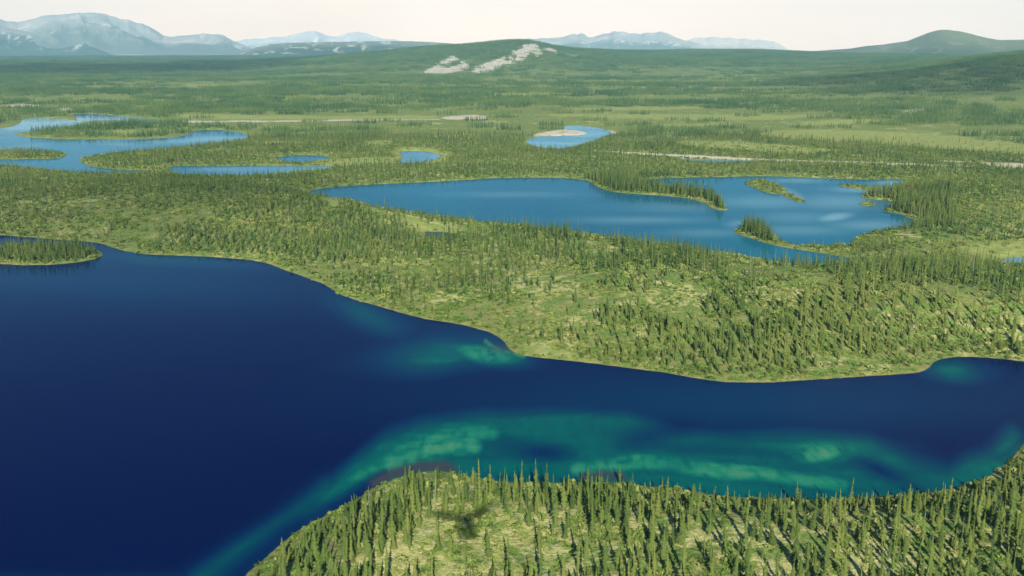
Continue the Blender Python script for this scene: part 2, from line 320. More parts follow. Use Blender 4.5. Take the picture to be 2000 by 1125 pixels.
# ------------------------------------------------------------------ water
def shoals(x, y):
    px, py = to_px(x, y, 0)
    wx = 26 * (fbm(x / 18, y / 40, 90, 3) - .5); wy = 14 * (fbm(x / 18 + 7, y / 40, 91, 3) - .5)
    X, Y = px + wx, py + wy
    def el(cx, cy, rx, ry, a=0., p=1.):
        c, s = math.cos(rad(a)), math.sin(rad(a)); u = ((X - cx) * c + (Y - cy) * s) / rx; v = (-(X - cx) * s + (Y - cy) * c) / ry
        return np.exp(-((u * u + v * v) ** p))
    def band(pts, w, soft=1.0):
        dm = np.full(X.shape, 1e9)
        for (x0, y0), (x1, y1) in zip(pts[:-1], pts[1:]):
            ex, ey = x1 - x0, y1 - y0; t = np.clip(((X - x0) * ex + (Y - y0) * ey) / (ex * ex + ey * ey), 0, 1)
            dm = np.minimum(dm, np.hypot(X - x0 - t * ex, Y - y0 - t * ey))
        return np.exp(-(dm / w) ** 2)
    ex_ = [380, 470, 560, 640, 700, 760, 830, 950, 1100, 1230, 1330, 1450, 1560, 1700, 1780, 1850, 1920, 1990, 2100]
    ey_ = [1130, 1062, 1000, 938, 884, 842, 818, 800, 794, 800, 830, 840, 834, 842, 880, 905, 885, 850, 800]
    e = np.interp(X, ex_, ey_); dd = Y - e                       # how far inside the outer lip of the near shelf
    lip = ss(-22, 34, dd) * ss(500, 640, Y)
    inner = 1 - .55 * ss(60, 120, dd) * (X < 720)
    g = .46 * lip * inner * (Y > 700)
    g = np.maximum(g, .42 * band([(390,1135),(470,1075),(560,1015),(640,955)], 24)); g = np.maximum(g, .66 * band([(600,1012),(680,958),(740,915),(800,878),(880,850),(960,846)], 30))
    g = np.maximum(g, .90 * band([(765,908),(840,886),(925,874)], 24))
    g = np.maximum(g, .48 * el(1060, 826, 190, 24, -3, 1.3))
    g = np.maximum(g, .70 * band([(1120,916),(1250,902),(1350,912),(1500,932),(1640,950)], 26))
    g = np.maximum(g, .82 * el(1420, 924, 150, 24, 4, 1.2))
    g = np.maximum(g, .60 * el(1610, 885, 150, 36, 0, 1.4)); g = np.maximum(g, .92 * el(1600, 888, 70, 22, -10, 1.2))
    g = np.maximum(g, .44 * band([(1600,955),(1750,952),(1850,935),(1930,900),(1975,855)], 26))
    g = np.maximum(g, .78 * el(945, 690, 80, 22, 10, 1.1)); g = np.maximum(g, .50 * el(870, 690, 130, 34, -6)); g = np.maximum(g, .36 * el(720, 618, 90, 26, 22))
    g = np.maximum(g, .75 * band([(950,664),(975,685),(1020,697)], 7)); g = np.maximum(g, .50 * el(1865, 722, 66, 24, 6)); g = np.maximum(g, .30 * el(330, 510, 220, 16, 3))
    g = np.maximum(g, .17 * el(150, 545, 420, 40, 3)); g = np.maximum(g, .20 * el(1450, 790, 560, 60, 0))
    g = g - .30 * el(1062, 886, 50, 15) - .24 * el(1270, 853, 70, 20, -12) - .34 * el(1715, 917, 55, 15, 20) - .12 * el(990, 866, 60, 22, 10) - .10 * el(1400, 880, 140, 14)
    g = g + .10 * ss(.25, .45, g) * (fbm(x / 26, y / 7, 98, 4) - .5) * 2
    shd = sdf(BIG, x, y, 60.); g = g * (1 - .75 * (1 - ss(1.5, 9, -shd)) * (Y > 780) * (X < 760)) + 0  # left near-shore band darkened: bank and tree shadow put into the shoal tone
    sp_ = vn(x / 1.7, y / 4.2, 95) - .5; sp2 = fbm(x / 5, y / 9, 96, 3) - .5
    k = ss(.42, .75, g); sp3 = fbm(x / 9, y / 2.4, 94, 3) - .5; g = g + k * (.36 * np.minimum(sp_, .10) + .28 * sp2 + .22 * sp3)
    mud = np.maximum(band([(735,948),(770,928),(820,915),(870,914),(885,919)], 10) , .9 * band([(1130,930),(1175,924),(1215,932)], 7))
    mud = np.maximum(mud, .6 * el(975, 680, 26, 10, 20))
    return np.clip(g, 0, 1), mud
def water_material():
    n = N('lake_water'); g = n.attr('shoal'); mud = n.attr('mud'); p = n.pos()
    sk = n.math('SUBTRACT', n.math('ADD', n.noise(.22, 6, .7, n.scaled(p, (1, .42, 1)), .8), n.math('MULTIPLY', n.noise(.9, 3, .7, p), .35)), .68); g = n.math('ADD', g, n.math('MULTIPLY', n.math('MULTIPLY', sk, .55), n.rng(g, .28, .7)))
    col = n.ramp(g, [(0, (.0001, .0036, .042)), (.18, (.0001, .019, .066)), (.36, (.0002, .042, .066)), (.52, (.0006, .085, .074)), (.74, (.010, .150, .092)), (1, (.055, .185, .108))])
    col = n.mix(n.attr('sky_reflect'), col, (.006, .108, .160)); col = n.mix(n.attr('pale'), col, (.14, .27, .31)); col = n.mix(mud, col, (.035, .038, .05))  # reflected sky and bright ripples put into the body colour of the lakes
    rip = n.noise(.03, 3, .6, n.scaled(p, (.35, 1.6, 1)))
    ro = n.rng(rip, .40, .66, .035, .16)
    w = n.noise(.8, 2, .6, p)
    b = n.n('Bump', i_Strength=.05, i_Distance=.12, i_Height=w)
    s = n.n('BsdfPrincipled', i_Base_Color=col, i_Roughness=ro, i_IOR=1.333, i_Normal=b.outputs[0]); s.inputs['Specular IOR Level'].default_value = .028
    return n.done(s.outputs[0])
WM = water_material()
Q = quads; qd = {}
for name, poly, lab in LAKES:
    s = sdf(poly, GX, GY, 30.0); keep = (s[Q] < 8).all(1) & (GD[Q] < 14).any(1)
    q = Q[keep]; u, inv = np.unique(q, return_inverse=True)
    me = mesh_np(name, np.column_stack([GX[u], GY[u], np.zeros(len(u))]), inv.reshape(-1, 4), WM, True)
    WH = np.zeros(len(u))  # pale patches: sky glints on ripples put into colour, plus whitish shallows and gravel
    if poly is BIG: g, m = shoals(GX[u], GY[u])
    else:
        g = .10 + .16 * (fbm(GX[u] / 60, GY[u] / 160, 99, 3) - .3); m = np.zeros(len(u))
        if poly is MID:
            px, py = to_px(GX[u], GY[u], 0)
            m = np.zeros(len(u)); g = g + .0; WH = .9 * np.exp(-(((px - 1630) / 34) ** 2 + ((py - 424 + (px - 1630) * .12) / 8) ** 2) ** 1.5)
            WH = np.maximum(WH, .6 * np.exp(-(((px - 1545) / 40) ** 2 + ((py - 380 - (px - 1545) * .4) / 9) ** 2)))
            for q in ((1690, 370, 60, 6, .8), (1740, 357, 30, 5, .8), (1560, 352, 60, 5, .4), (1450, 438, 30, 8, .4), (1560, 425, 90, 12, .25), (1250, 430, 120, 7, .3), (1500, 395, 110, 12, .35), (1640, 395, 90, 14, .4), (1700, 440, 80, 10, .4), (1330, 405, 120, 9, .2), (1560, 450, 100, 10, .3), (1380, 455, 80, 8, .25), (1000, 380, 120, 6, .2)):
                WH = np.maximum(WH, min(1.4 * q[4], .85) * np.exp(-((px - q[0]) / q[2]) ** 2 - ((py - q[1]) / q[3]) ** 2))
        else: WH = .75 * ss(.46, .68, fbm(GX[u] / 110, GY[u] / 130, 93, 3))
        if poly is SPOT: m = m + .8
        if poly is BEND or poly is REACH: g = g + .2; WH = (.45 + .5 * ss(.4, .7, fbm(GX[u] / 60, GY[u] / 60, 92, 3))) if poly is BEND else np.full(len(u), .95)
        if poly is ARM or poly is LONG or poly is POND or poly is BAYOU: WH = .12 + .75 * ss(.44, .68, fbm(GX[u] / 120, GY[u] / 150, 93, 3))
    attr(me, 'pale', WH); attr(me, 'sky_reflect', np.zeros(len(u)) if poly is BIG else .55 + .45 * fbm(GX[u] / 90, GY[u] / 240, 97, 3)); attr(me, 'shoal', g); attr(me, 'mud', m)
    tag(link(bpy.data.objects.new(name, me)), lab, kind='structure')

# ------------------------------------------------------------------ mountains
def mountain(name, prof, Rm, depth, label, kind_, seed, rough=.12, jag=0.):
    P_ = np.array(prof, float); px = np.arange(P_[0, 0], P_[-1, 0] + .1, 2.0)
    py = np.interp(px, P_[:, 0], P_[:, 1]); ker = np.ones(3) / 3; py = np.convolve(np.pad(py, 1, 'edge'), ker, 'valid')
    py = py - jag * (fbm(px / 16 + seed, px * 0, seed, 5) - .5) * ss(62, 10, np.abs(py - 55)) * 2; az = az_of_px(px); top = height_at(px, py, Rm)
    Rm = Rm * 1.3; depth = depth * 1.3; top = height_at(px, py, Rm); V = np.concatenate([np.linspace(0, 1, 64), np.linspace(1.03, 1.9, 14)])
    vv, aa = np.meshgrid(V, az, indexing='ij'); tt = np.broadcast_to(top, vv.shape)
    r = Rm + (vv - 1) * depth; x = r * np.sin(aa); y = r * np.cos(aa)
    u = aa * Rm / depth * 3.0
    rid = 1 - np.abs(2 * fbm(u * 1.3 + seed, vv * 1.1 + .6 * fbm(u, vv * 2, seed), seed, 4) - 1)
    prof_v = np.where(vv < 1, np.clip(vv, 0, 1) ** 1.35, 1 - .8 * ss(1, 1.9, vv))
    env = np.clip(vv * (1 - vv) * 4, 0, 1) * (vv < 1)
    z = -15 + (tt + 15) * prof_v + (tt + 15) * rough * env * (rid - .6) * 2.2 + (tt + 15) * .02 * (fbm(u * 9, vv * 9, seed + 3, 3) - .5)
    z[0] = -400; w = np.arange(z.size).reshape(z.shape)
    q = np.stack([w[:-1, :-1], w[:-1, 1:], w[1:, 1:], w[1:, :-1]], -1).reshape(-1, 4)[:, ::-1]
    n = N(name + '_slopes'); p = n.pos(); hh = n.attr('rise'); uv = n.n('CombineXYZ', i_X=n.attr('along'), i_Y=n.math('MULTIPLY', hh, .55)).outputs[0]
    lo, hi, scr, t0, t1 = kind_
    sc = 8. / depth
    f = n.math('ADD', hh, n.math('MULTIPLY', n.math('SUBTRACT', n.noise(3.2, 6, .65, uv), .5), .55))
    c = n.mix(n.rng(f, t0, t1), lo, hi)
    st = n.noise(15., 7, .72, n.scaled(uv, (1, .45, 1)), .6)
    c = n.mix(n.math('MULTIPLY', n.rng(st, .52, .62), n.rng(hh, .1, .45)), c, scr)
    b = n.n('Bump', i_Strength=.6, i_Distance=depth * .012, i_Height=n.noise(sc * 7, 6, .7, p))
    s = n.n('BsdfPrincipled', i_Base_Color=c, i_Roughness=.95, i_Normal=b.outputs[0]); s.inputs['Specular IOR Level'].default_value = .1
    me = mesh_np(name, np.column_stack([x.ravel(), y.ravel(), z.ravel()]), q, n.done(s.outputs[0]), True)
    attr(me, 'along', (aa * Rm / depth).ravel()); attr(me, 'rise', prof_v.ravel() * (vv.ravel() <= 1) + (vv.ravel() > 1))
    return tag(link(bpy.data.objects.new(name, me)), label, kind='structure')
ROCKY = ((.20, .22, .18), (.47, .43, .37), (.68, .60, .51), .30, .65)
PALE = ((.55, .47, .39), (.75, .64, .54), (.9, .79, .69), .2, .6)
SNOW = ((.5, .48, .45), (.75, .71, .66), (.9, .87, .84), .3, .7)
TUNDRA = ((.07, .10, .035), (.15, .17, .075), (.22, .20, .12), .3, .8)
FOOT = ((.05, .075, .045), (.24, .24, .2), (.5, .46, .38), .45, .75)
mountain('mountain', [(-400,70),(-250,40),(-120,28),(-40,30),(0,34),(12,37),(22,42),(40,43),(60,39),(85,32),(110,29),(140,27),(165,24),(190,25),(215,28),(238,35),(262,41),(285,47),(305,58),(322,70),(345,71),(362,69),(380,67),(405,66),(425,66),(440,70),(455,78),(472,86),(500,94),(540,104),(600,116)], 13500, 3600, 'broad hazy blue mountain at the left edge', ROCKY, 3, .30, 2.6)
mountain('mountain', [(-400,60),(-200,40),(-60,44),(0,49),(40,58),(80,67),(115,72),(140,74),(165,69),(180,72),(198,81),(214,92),(232,104),(250,116)], 11500, 2100, 'pale bare rocky ridge below the left mountain', ((.09,.12,.08),(.36,.33,.28),(.6,.56,.48),.62,.8), 11, .10)  # dark lower face: cloud shade put into the slope colour below pale crest rock
mountain('mountain', [(255,115),(280,104),(300,98),(320,96),(340,97),(352,101),(372,112)], 11800, 700, 'small sunlit rock knoll at the foot of the left mountain', PALE, 8, .12)
mountain('mountain', [(440,112),(470,104),(490,97),(505,91),(525,87),(560,84),(620,82.5),(700,81),(760,80),(800,80.5),(840,82),(900,86),(980,92),(1100,104)], 8600, 1500, 'long low plateau hill with a pale crest left of the bare-sloped hill', ((.06,.09,.05),(.17,.18,.12),(.5,.45,.35),.5,.85), 19, .07)
mountain('mountain', [(440,84),(480,76),(520,74),(555,72),(575,68),(592,65),(603,60),(615,61),(630,66),(645,70),(660,70),(680,66),(700,63),(715,65),(730,70),(760,76),(820,84),(880,95)], 14500, 2800, 'faint snowy peaks far behind the plateau', SNOW, 23, .15, 3.)
mountain('mountain', [(930,90),(980,82),(1020,77),(1045,74),(1075,76),(1100,71),(1122,66),(1135,66),(1150,71),(1175,66),(1195,62),(1215,64),(1240,64),(1262,65),(1285,62),(1298,64),(1312,70),(1330,77),(1350,82),(1380,92),(1420,104)], 12600, 2400, 'hazy blue jagged mountains behind the bare-sloped hill', ROCKY, 29, .18, 5.)
mountain('mountain', [(1250,95),(1300,86),(1335,80),(1352,76),(1375,73),(1400,72),(1440,75),(1480,77),(1510,80),(1526,88),(1540,97),(1570,104)], 13400, 2000, 'cream flat-topped mountain right of the jagged mountains', PALE, 31, .12, 3.)
mountain('hill', [(1380,112),(1500,104),(1600,99),(1660,95),(1690,90),(1730,86),(1770,80),(1785,74),(1800,68),(1815,62),(1832,58),(1850,58),(1875,62),(1900,68),(1925,74),(1950,78),(1980,78),(2040,76),(2120,80),(2300,100)], 6400, 1900, 'smooth green tundra hill at the right skyline', TUNDRA, 37, .05)

# ------------------------------------------------------------------ vegetation: source meshes
def crown_mesh(name, h, rb, tiers, k, seed, mat, base=.06, club=False, core=True):
    r = random.Random(seed); V = []; F = []
    for t in range(tiers):
        u = (t + r.uniform(-.3, .3)) / tiers; u = min(max(u, 0), 1)
        z = h * (base + (1 - base) * u)
        v_ = min(max((u - .55) / .3, 0), 1); R_ = rb * ((1 - u) ** .6 * (1 - .5 * v_ * v_ * (3 - 2 * v_)) * (.78 + .22 * math.sin(u * 11 + seed)) * r.uniform(.75, 1.2) + .045) * (1.25 if (club and u > .8) else 1)
        if u < .12: R_ *= .6 + 3 * u
        a0 = r.uniform(0, 6.3)
        for j in range(k):
            a = a0 + 6.2832 * j / k + r.uniform(-.35, .35); L = R_ * r.uniform(.5, 1.35)
            if r.random() < .12: continue
           
            ca, sa = math.cos(a), math.sin(a); w = L * r.uniform(.34, .5); dr = L * r.uniform(.25, .6)
            b = len(V); m = .55 * L; up = h * .018
            V += [(0, 0, z + up), (ca * m - sa * w, sa * m + ca * w, z - dr * .6), (ca * L, sa * L, z - dr), (ca * m + sa * w, sa * m - ca * w, z - dr * .6), (ca * m, sa * m, z - dr * .3 + up * .6)]
            F += [(b, b + 1, b + 4), (b + 1, b + 2, b + 4), (b + 2, b + 3, b + 4), (b + 3, b, b + 4)] if tiers > 14 else [(b, b + 1, b + 2), (b, b + 2, b + 3)]
    b = len(V); V.append((0, 0, h * 1.0)); s = 5
    for j in range(s): V.append((.012 * h * math.cos(j * 6.283 / s), .012 * h * math.sin(j * 6.283 / s), h * .82))
    for j in range(s): F.append((b, b + 1 + j, b + 1 + (j + 1) % s))
    if core:
        b = len(V); V.append((0, 0, h * .9)); s = 6
        for j in range(s): V.append((rb * .3 * math.cos(j * 6.283 / s), rb * .3 * math.sin(j * 6.283 / s), h * base * 1.3))
        for j in range(s): F.append((b, b + 1 + j, b + 1 + (j + 1) % s))
    return mesh_np(name, V, F, mat)
def trunk_mesh(name, h, r0, mat):
    V = []; F = []; s = 6
    for i, z in enumerate((-.6, .3, h * .5, h * .97)):
        rr = r0 * (1.25, 1, .6, .12)[i]
        V += [(rr * math.cos(j * 6.283 / s), rr * math.sin(j * 6.283 / s), z) for j in range(s)]
    for i in range(3):
        for j in range(s): F.append((i * s + j, i * s + (j + 1) % s, (i + 1) * s + (j + 1) % s, (i + 1) * s + j))
    return mesh_np(name, V, F, mat)
def leaf_material(name, a, b, c, transl=.25, patch=.01):
    n = N(name); oi = n.n('ObjectInfo').outputs['Random']; p = n.pos()
    k = n.math('ADD', n.math('MULTIPLY', oi, .6), n.math('MULTIPLY', n.rng(n.noise(patch, 3, .6, p), .35, .65), .4))
    col = n.ramp(k, [(0.12, a), (.45, b), (.82, c)])
    col = n.mix(n.rng(n.noise(1.3, 2, .6, p), .35, .68, 0, .45), col, (b[0] * 1.35, b[1] * 1.2, b[2]), 'MIX')
    d = n.n('BsdfDiffuse', i_Color=col); t = n.n('BsdfTranslucent', i_Color=col)
    m = n.n('MixShader'); n.set(m, 'Fac', transl); n.t.links.new(d.outputs[0], m.inputs[1]); n.t.links.new(t.outputs[0], m.inputs[2])
    return n.done(m.outputs[0])
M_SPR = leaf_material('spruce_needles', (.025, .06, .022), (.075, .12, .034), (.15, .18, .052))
M_NEAR = leaf_material('near_spruce_needles', (.045, .082, .026), (.102, .148, .038), (.175, .20, .054))  # lighter, yellower needles for the near crowns
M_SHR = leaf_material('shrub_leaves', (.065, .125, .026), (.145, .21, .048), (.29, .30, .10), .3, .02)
nb = N('spruce_bark'); M_BARK = nb.done(nb.n('BsdfPrincipled', i_Base_Color=nb.mix(nb.noise(6, 3), (.05, .04, .03), (.13, .11, .085)), i_Roughness=.9).outputs[0])
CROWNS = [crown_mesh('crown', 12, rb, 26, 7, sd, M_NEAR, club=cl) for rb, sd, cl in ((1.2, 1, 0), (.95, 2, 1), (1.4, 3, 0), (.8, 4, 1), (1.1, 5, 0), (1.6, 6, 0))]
TRUNK = trunk_mesh('trunk', 12, .13, M_BARK)
def merged(name, parts):
    V = []; F = []; b = 0
    for me, mat4 in parts:
        v = np.empty(len(me.vertices) * 3, np.float32); me.vertices.foreach_get('co', v); v = v.reshape(-1, 3)
        M = np.array(mat4); v = v @ M[:3, :3].T + M[:3, 3]
        f = [tuple(i + b for i in p.vertices) for p in me.polygons]; V.append(v); F += f; b += len(v)
    me = bpy.data.meshes.new(name); me.from_pydata(np.vstack(V).tolist(), [], F); me.materials.append(parts[0][0].materials[0]); return me
n_ = N('dead_wood'); M_DEAD = n_.done(n_.n('BsdfPrincipled', i_Base_Color=n_.mix(n_.noise(3, 3), (.12, .115, .09), (.22, .21, .17)), i_Roughness=.9).outputs[0])
def snag_mesh(name, h, seed):
    r = random.Random(seed); V = []; F = []
    for t in range(46):
        z = h * (.12 + .86 * t / 46); a = r.uniform(0, 6.28); L = (.85 * (1 - t / 46) + .12) * r.uniform(.4, 1.2); ca, sa = math.cos(a), math.sin(a); b = len(V)
        V += [(0, 0, z), (-sa * .05, ca * .05, z - .08), (ca * L, sa * L, z - .25 * L), (sa * .05, -ca * .05, z - .08)]; F += [(b, b + 1, b + 2), (b, b + 2, b + 3)]
    b = len(V); V.append((0, 0, h))
    for j in range(6): V.append((.11 * math.cos(j * 1.0472), .11 * math.sin(j * 1.0472), -.5))
    for j in range(6): F.append((b, b + 1 + j, b + 1 + (j + 1) % 6))
    return mesh_np(name, V, F, M_DEAD)
TRUNK_DEAD = trunk_mesh('trunk', 12, .14, M_DEAD)
SNAGS = [snag_mesh('branches', 12, 51), snag_mesh('branches', 12, 52)]
def src(me): return bpy.data.objects.new(me.name, me)      # kept out of the scene: only instanced
NEAR_SRC = [src(m) for m in CROWNS] + [src(m) for m in SNAGS]
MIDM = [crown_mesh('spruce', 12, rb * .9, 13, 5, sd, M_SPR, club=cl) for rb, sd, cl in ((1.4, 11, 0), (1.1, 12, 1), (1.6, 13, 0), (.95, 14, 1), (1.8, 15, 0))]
MID_SRC = [src(m) for m in MIDM]
M_FAR = leaf_material('hazed_spruce_needles', (.026, .065, .030), (.055, .105, .037), (.11, .155, .045), .2, .004)  # distance haze put into the far needles as a bluer, darker colour
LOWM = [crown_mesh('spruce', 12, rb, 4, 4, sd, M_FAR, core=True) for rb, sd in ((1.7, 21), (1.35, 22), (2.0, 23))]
PATCH = 34.0
def patch(seed, n):
    r = random.Random(seed); L = []
    for _ in range(n):
        s = r.uniform(.45, 1.05); L.append((r.choice(LOWM), Matrix.Translation((r.uniform(-.5, .5) * PATCH, r.uniform(-.5, .5) * PATCH, 0)) @ Matrix.Rotation(r.uniform(0, 6.3), 4, 'Z') @ Matrix.Diagonal((s * 1.05, s * 1.05, s, 1))))
    return src(merged('spruce_stand', L))
FAR_SRC = [patch(s, n) for s, n in ((1, 42), (2, 52), (3, 34), (4, 60))]
def shrub_mesh(seed, n=34):
    r = random.Random(seed); V = []; F = []
    for _ in range(n):
        a = r.uniform(0, 6.28); q = r.random() ** .5; el = r.uniform(0, 1)
        c = Vector((math.cos(a) * q, math.sin(a) * q, .15 + .75 * (1 - q * q) * (.5 + .5 * el)))
        u = Vector((r.gauss(0, 1), r.gauss(0, 1), r.gauss(0, .6))).normalized(); w = u.orthogonal().normalized(); sz = r.uniform(.18, .4)
        b = len(V); V += [c + u * sz, c + w * sz * .8, c - u * sz * .7, c - w * sz * .8]; F.append((b, b + 1, b + 2, b + 3))
    return mesh_np('shrub', [tuple(v) for v in V], F, M_SHR)
SHR_SRC = [src(shrub_mesh(s)) for s in (1, 2, 3, 4)]

def scatter(name, pts, rotz, scl, which, sources, label):
    """one object: a cloud of points that geometry nodes dress with the source meshes"""
    me = bpy.data.meshes.new(name); me.vertices.add(len(pts)); me.vertices.foreach_set('co', np.asarray(pts, np.float32).ravel())
    attr(me, 'rz', rotz); attr(me, 'rx', np.clip(rng.normal(0, .045, len(pts)), -.14, .14) * (name != 'far_forest')); attr(me, 'sx', scl[:, 0]); attr(me, 'sz', scl[:, 1])
    a = me.attributes.new('which', 'INT', 'POINT'); a.data.foreach_set('value', which.astype(np.int32))
    o = link(bpy.data.objects.new(name, me)); tag(o, label, kind='stuff')
    g = bpy.data.node_groups.new(name, 'GeometryNodeTree'); g.interface.new_socket('Geometry', in_out='INPUT', socket_type='NodeSocketGeometry'); g.interface.new_socket('Geometry', in_out='OUTPUT', socket_type='NodeSocketGeometry')
    nn = g.nodes.new; L = g.links.new; gi = nn('NodeGroupInput'); go = nn('NodeGroupOutput'); ip = nn('GeometryNodeInstanceOnPoints'); j = nn('GeometryNodeJoinGeometry')
    for s in reversed(sources):
        q = nn('GeometryNodeObjectInfo'); q.inputs['Object'].default_value = s; q.inputs['As Instance'].default_value = True; L(q.outputs['Geometry'], j.inputs[0])
    def na_(n_, t='FLOAT'):
        q = nn('GeometryNodeInputNamedAttribute'); q.data_type = t; q.inputs['Name'].default_value = n_; return q.outputs['Attribute']
    c = nn('ShaderNodeCombineXYZ'); L(na_('sx'), c.inputs[0]); L(na_('sx'), c.inputs[1]); L(na_('sz'), c.inputs[2])
    e = nn('ShaderNodeCombineXYZ'); L(na_('rz'), e.inputs[2]); L(na_('rx'), e.inputs[0])
    mp_ = nn('GeometryNodeMeshToPoints'); L(gi.outputs[0], mp_.inputs[0])
    L(mp_.outputs[0], ip.inputs['Points']); L(j.outputs[0], ip.inputs['Instance']); ip.inputs['Pick Instance'].default_value = True
    L(na_('which', 'INT'), ip.inputs['Instance Index']); L(e.outputs[0], ip.inputs['Rotation']); L(c.outputs[0], ip.inputs['Scale']); L(ip.outputs[0], go.inputs[0])
    m = o.modifiers.new('scatter', 'NODES'); m.node_group = g
    return o
def jitter(sp_, r0, r1, amax=rad(39)):
    n_ = int(r1 / sp_) + 2; gx, gy = np.meshgrid(np.arange(-int(n_ * .6), int(n_ * .6)), np.arange(0, n_))
    x = (gx.ravel() + rng.random(gx.size) - .5) * sp_; y = (gy.ravel() + rng.random(gx.size) - .5) * sp_
    r = np.hypot(x, y); m = (r > r0) & (r < r1) & (np.abs(np.arctan2(x, y)) < amax); return x[m], y[m]
def blob(x, y, px, py, sx, sy):
    cx, cy_ = ground(px, py); return np.exp(-((x - cx) / sx) ** 2 - ((y - cy_) / sy) ** 2)
def density(x, y, d, px, py):
    """how thickly spruces stand, 0..1"""
    f = fbm(x / 60, y / 60, 101, 3); f2 = fbm(x / 22, y / 22, 102, 2)
    k = ss(.36, .60, .5 * f + .5 * f2) * .85 + .07
    near = (py > 900)
    nearD = .36 + .5 * ss(.35, .6, f2)
    nearD = nearD + .5 * (1 - ss(760, 860, px)) + .48 * ss(1250, 1500, px) * (1 - .6 * ss(.42, .56, f)) + .5 * ss(1800, 1950, px)
    nearD = nearD * (1 - .93 * np.exp(-(((px - 960) / 210) ** 2 + ((py - 1075) / 62) ** 2) ** 1.5)) * (1 - .55 * np.exp(-((px - 1150) / 160) ** 2 - ((py - 1085) / 60) ** 2))
    k = np.where(near, nearD, k)
    # the sunny open ridge and the thick woods of the photograph
    mid = (py > 380) & (py < 760)
    k = np.where(mid, k * (1 - .55 * np.exp(-((px - 1200) / 330) ** 2 - ((py - 560) / 55) ** 2)) * (1 + .35 * np.exp(-((px - 330) / 300) ** 2 - ((py - 420) / 50) ** 2)), k)
    k = k + mid * (.45 * np.exp(-((px - 560) / 110) ** 2 - ((py - 455) / 45) ** 2) + .5 * np.exp(-((px - 1350) / 300) ** 2 - ((py - 690) / 40) ** 2))
    k = k + .7 * ((px > 1690) & (py > 370) & (py < 445)) + .5 * ((py < 385) & (py > 200)) * 1.0 + .9 * ((px > 1150) & (px < 1420) & (py > 340) & (py < 412)) + .8 * ((px > 1436) & (px < 1510) & (py > 436) & (py < 478)) + .6 * ((py > 474) & (py < 520) & (px < 215)) + .55 * (np.exp(-((px - 1470) / 60) ** 2 - ((py - 445) / 22) ** 2))
    return np.clip(k, 0, 1) * ss(2.0, 5, d)

# spruces one by one out to about a kilometre
X3, Y3 = jitter(2.3, 430, 900); q3 = to_px(X3, Y3, X3 * 0 + 2); tall_zone = lambda px, py: ((px > 1690) & (px < 1860) & (py > 368) & (py < 446)) | ((px > 1150) & (px < 1424) & (py > 340) & (py < 412)) | ((px > 1436) & (px < 1515) & (py > 432) & (py < 480)) | ((px > -10) & (px < 190) & (py > 477) & (py < 512))
m = tall_zone(*q3); X3, Y3 = X3[m], Y3[m]
X, Y = jitter(3.0, 60, 640); X2, Y2 = jitter(3.8, 640, 1250); X = np.concatenate([X, X2, X3]); Y = np.concatenate([Y, Y2, Y3]); D = shore(X, Y); m = D > 1.6; X, Y, D = X[m], Y[m], D[m]
Z = height(X, Y, D); PX, PY = to_px(X, Y, Z)
dens = density(X, Y, D, PX, PY) * (1 - .93 * cover(MEAD, X, Y, 6.)) * (1 - cover(SANDS, X, Y, 2.))
m = rng.random(len(X)) < dens * .95; X, Y, Z, D, PX, PY = (q[m] for q in (X, Y, Z, D, PX, PY))
HT = 12 * np.clip(rng.normal(.62, .24, len(X)), .18, 1.2) * (.75 + .5 * fbm(X / 80, Y / 80, 111, 2)) * (.5 + .5 * ss(3, 24, D))
HT = HT * (1 - .22 * ((PY > 380) & (PY < 800)) - .36 * ss(480, 800, np.hypot(X, Y)))
HT = HT * np.where(PY > 880, .86 - .16 * ss(1250, 1500, PX), 1)
TALL = tall_zone(PX, PY)
HT = np.where(TALL & (rng.random(len(X)) < .75), rng.uniform(4.5, 11, len(X)) * np.where(PX < 300, .75, 1), HT)
HT = np.where(rng.random(len(X)) < .04, HT * 1.25, HT)
# spires that stand out along the near shore: (foot x, foot y, tip y)
SPIRES = [(937,978,893),(1018,962,895),(1047,962,893),(1069,966,899),(981,985,911),(950,988,930),(806,1010,918),(722,1000,946),(1033,975,925),(1211,945,906),(897,985,935),(903,1000,938),(850,985,918),
 (1557,985,937),(1657,1000,928),(1455,1062,951),(1484,1060,968),(1363,1020,944),(1318,1022,940),(1393,998,953),(1505,1000,960),(1592,1000,965),(1629,1000,962),(1700,1010,958),(1838,992,938),(1968,1060,878),
 (1905,1035,930),(1745,1075,975),(1935,1090,960),(880,1080,1035)]
keepout = np.zeros(len(X), bool)
SPX = []
for fx, fy, ty in SPIRES:
    z = 0.0
    for _ in range(5):
        gx, gy = ground(fx, fy, z); gx = np.array([gx]); gy = np.array([gy]); dd = shore(gx, gy); z = float(height(gx, gy, dd)[0])
    dist = math.hypot(gx[0], gy[0]); rx, ry, rz_ = ray(fx, ty); tip = CAM_H + rz_ / math.hypot(rx, ry) * dist
    SPX.append((gx[0], gy[0], z, min(max(tip - z, 5), 17))); keepout |= np.hypot(X - gx[0], Y - gy[0]) < 2.2
m = ~keepout; X, Y, Z, D, PX, PY, HT = (q[m] for q in (X, Y, Z, D, PX, PY, HT))
_, TY = to_px(X, Y, Z + HT); size = (PY - TY) * ((PX > -10) & (PX < 2010) & (TY < 1122))
order = np.argsort(-size); NS = 300 - len(SPX); single = order[:NS]; rest = order[NS:]
dist = np.hypot(X, Y)

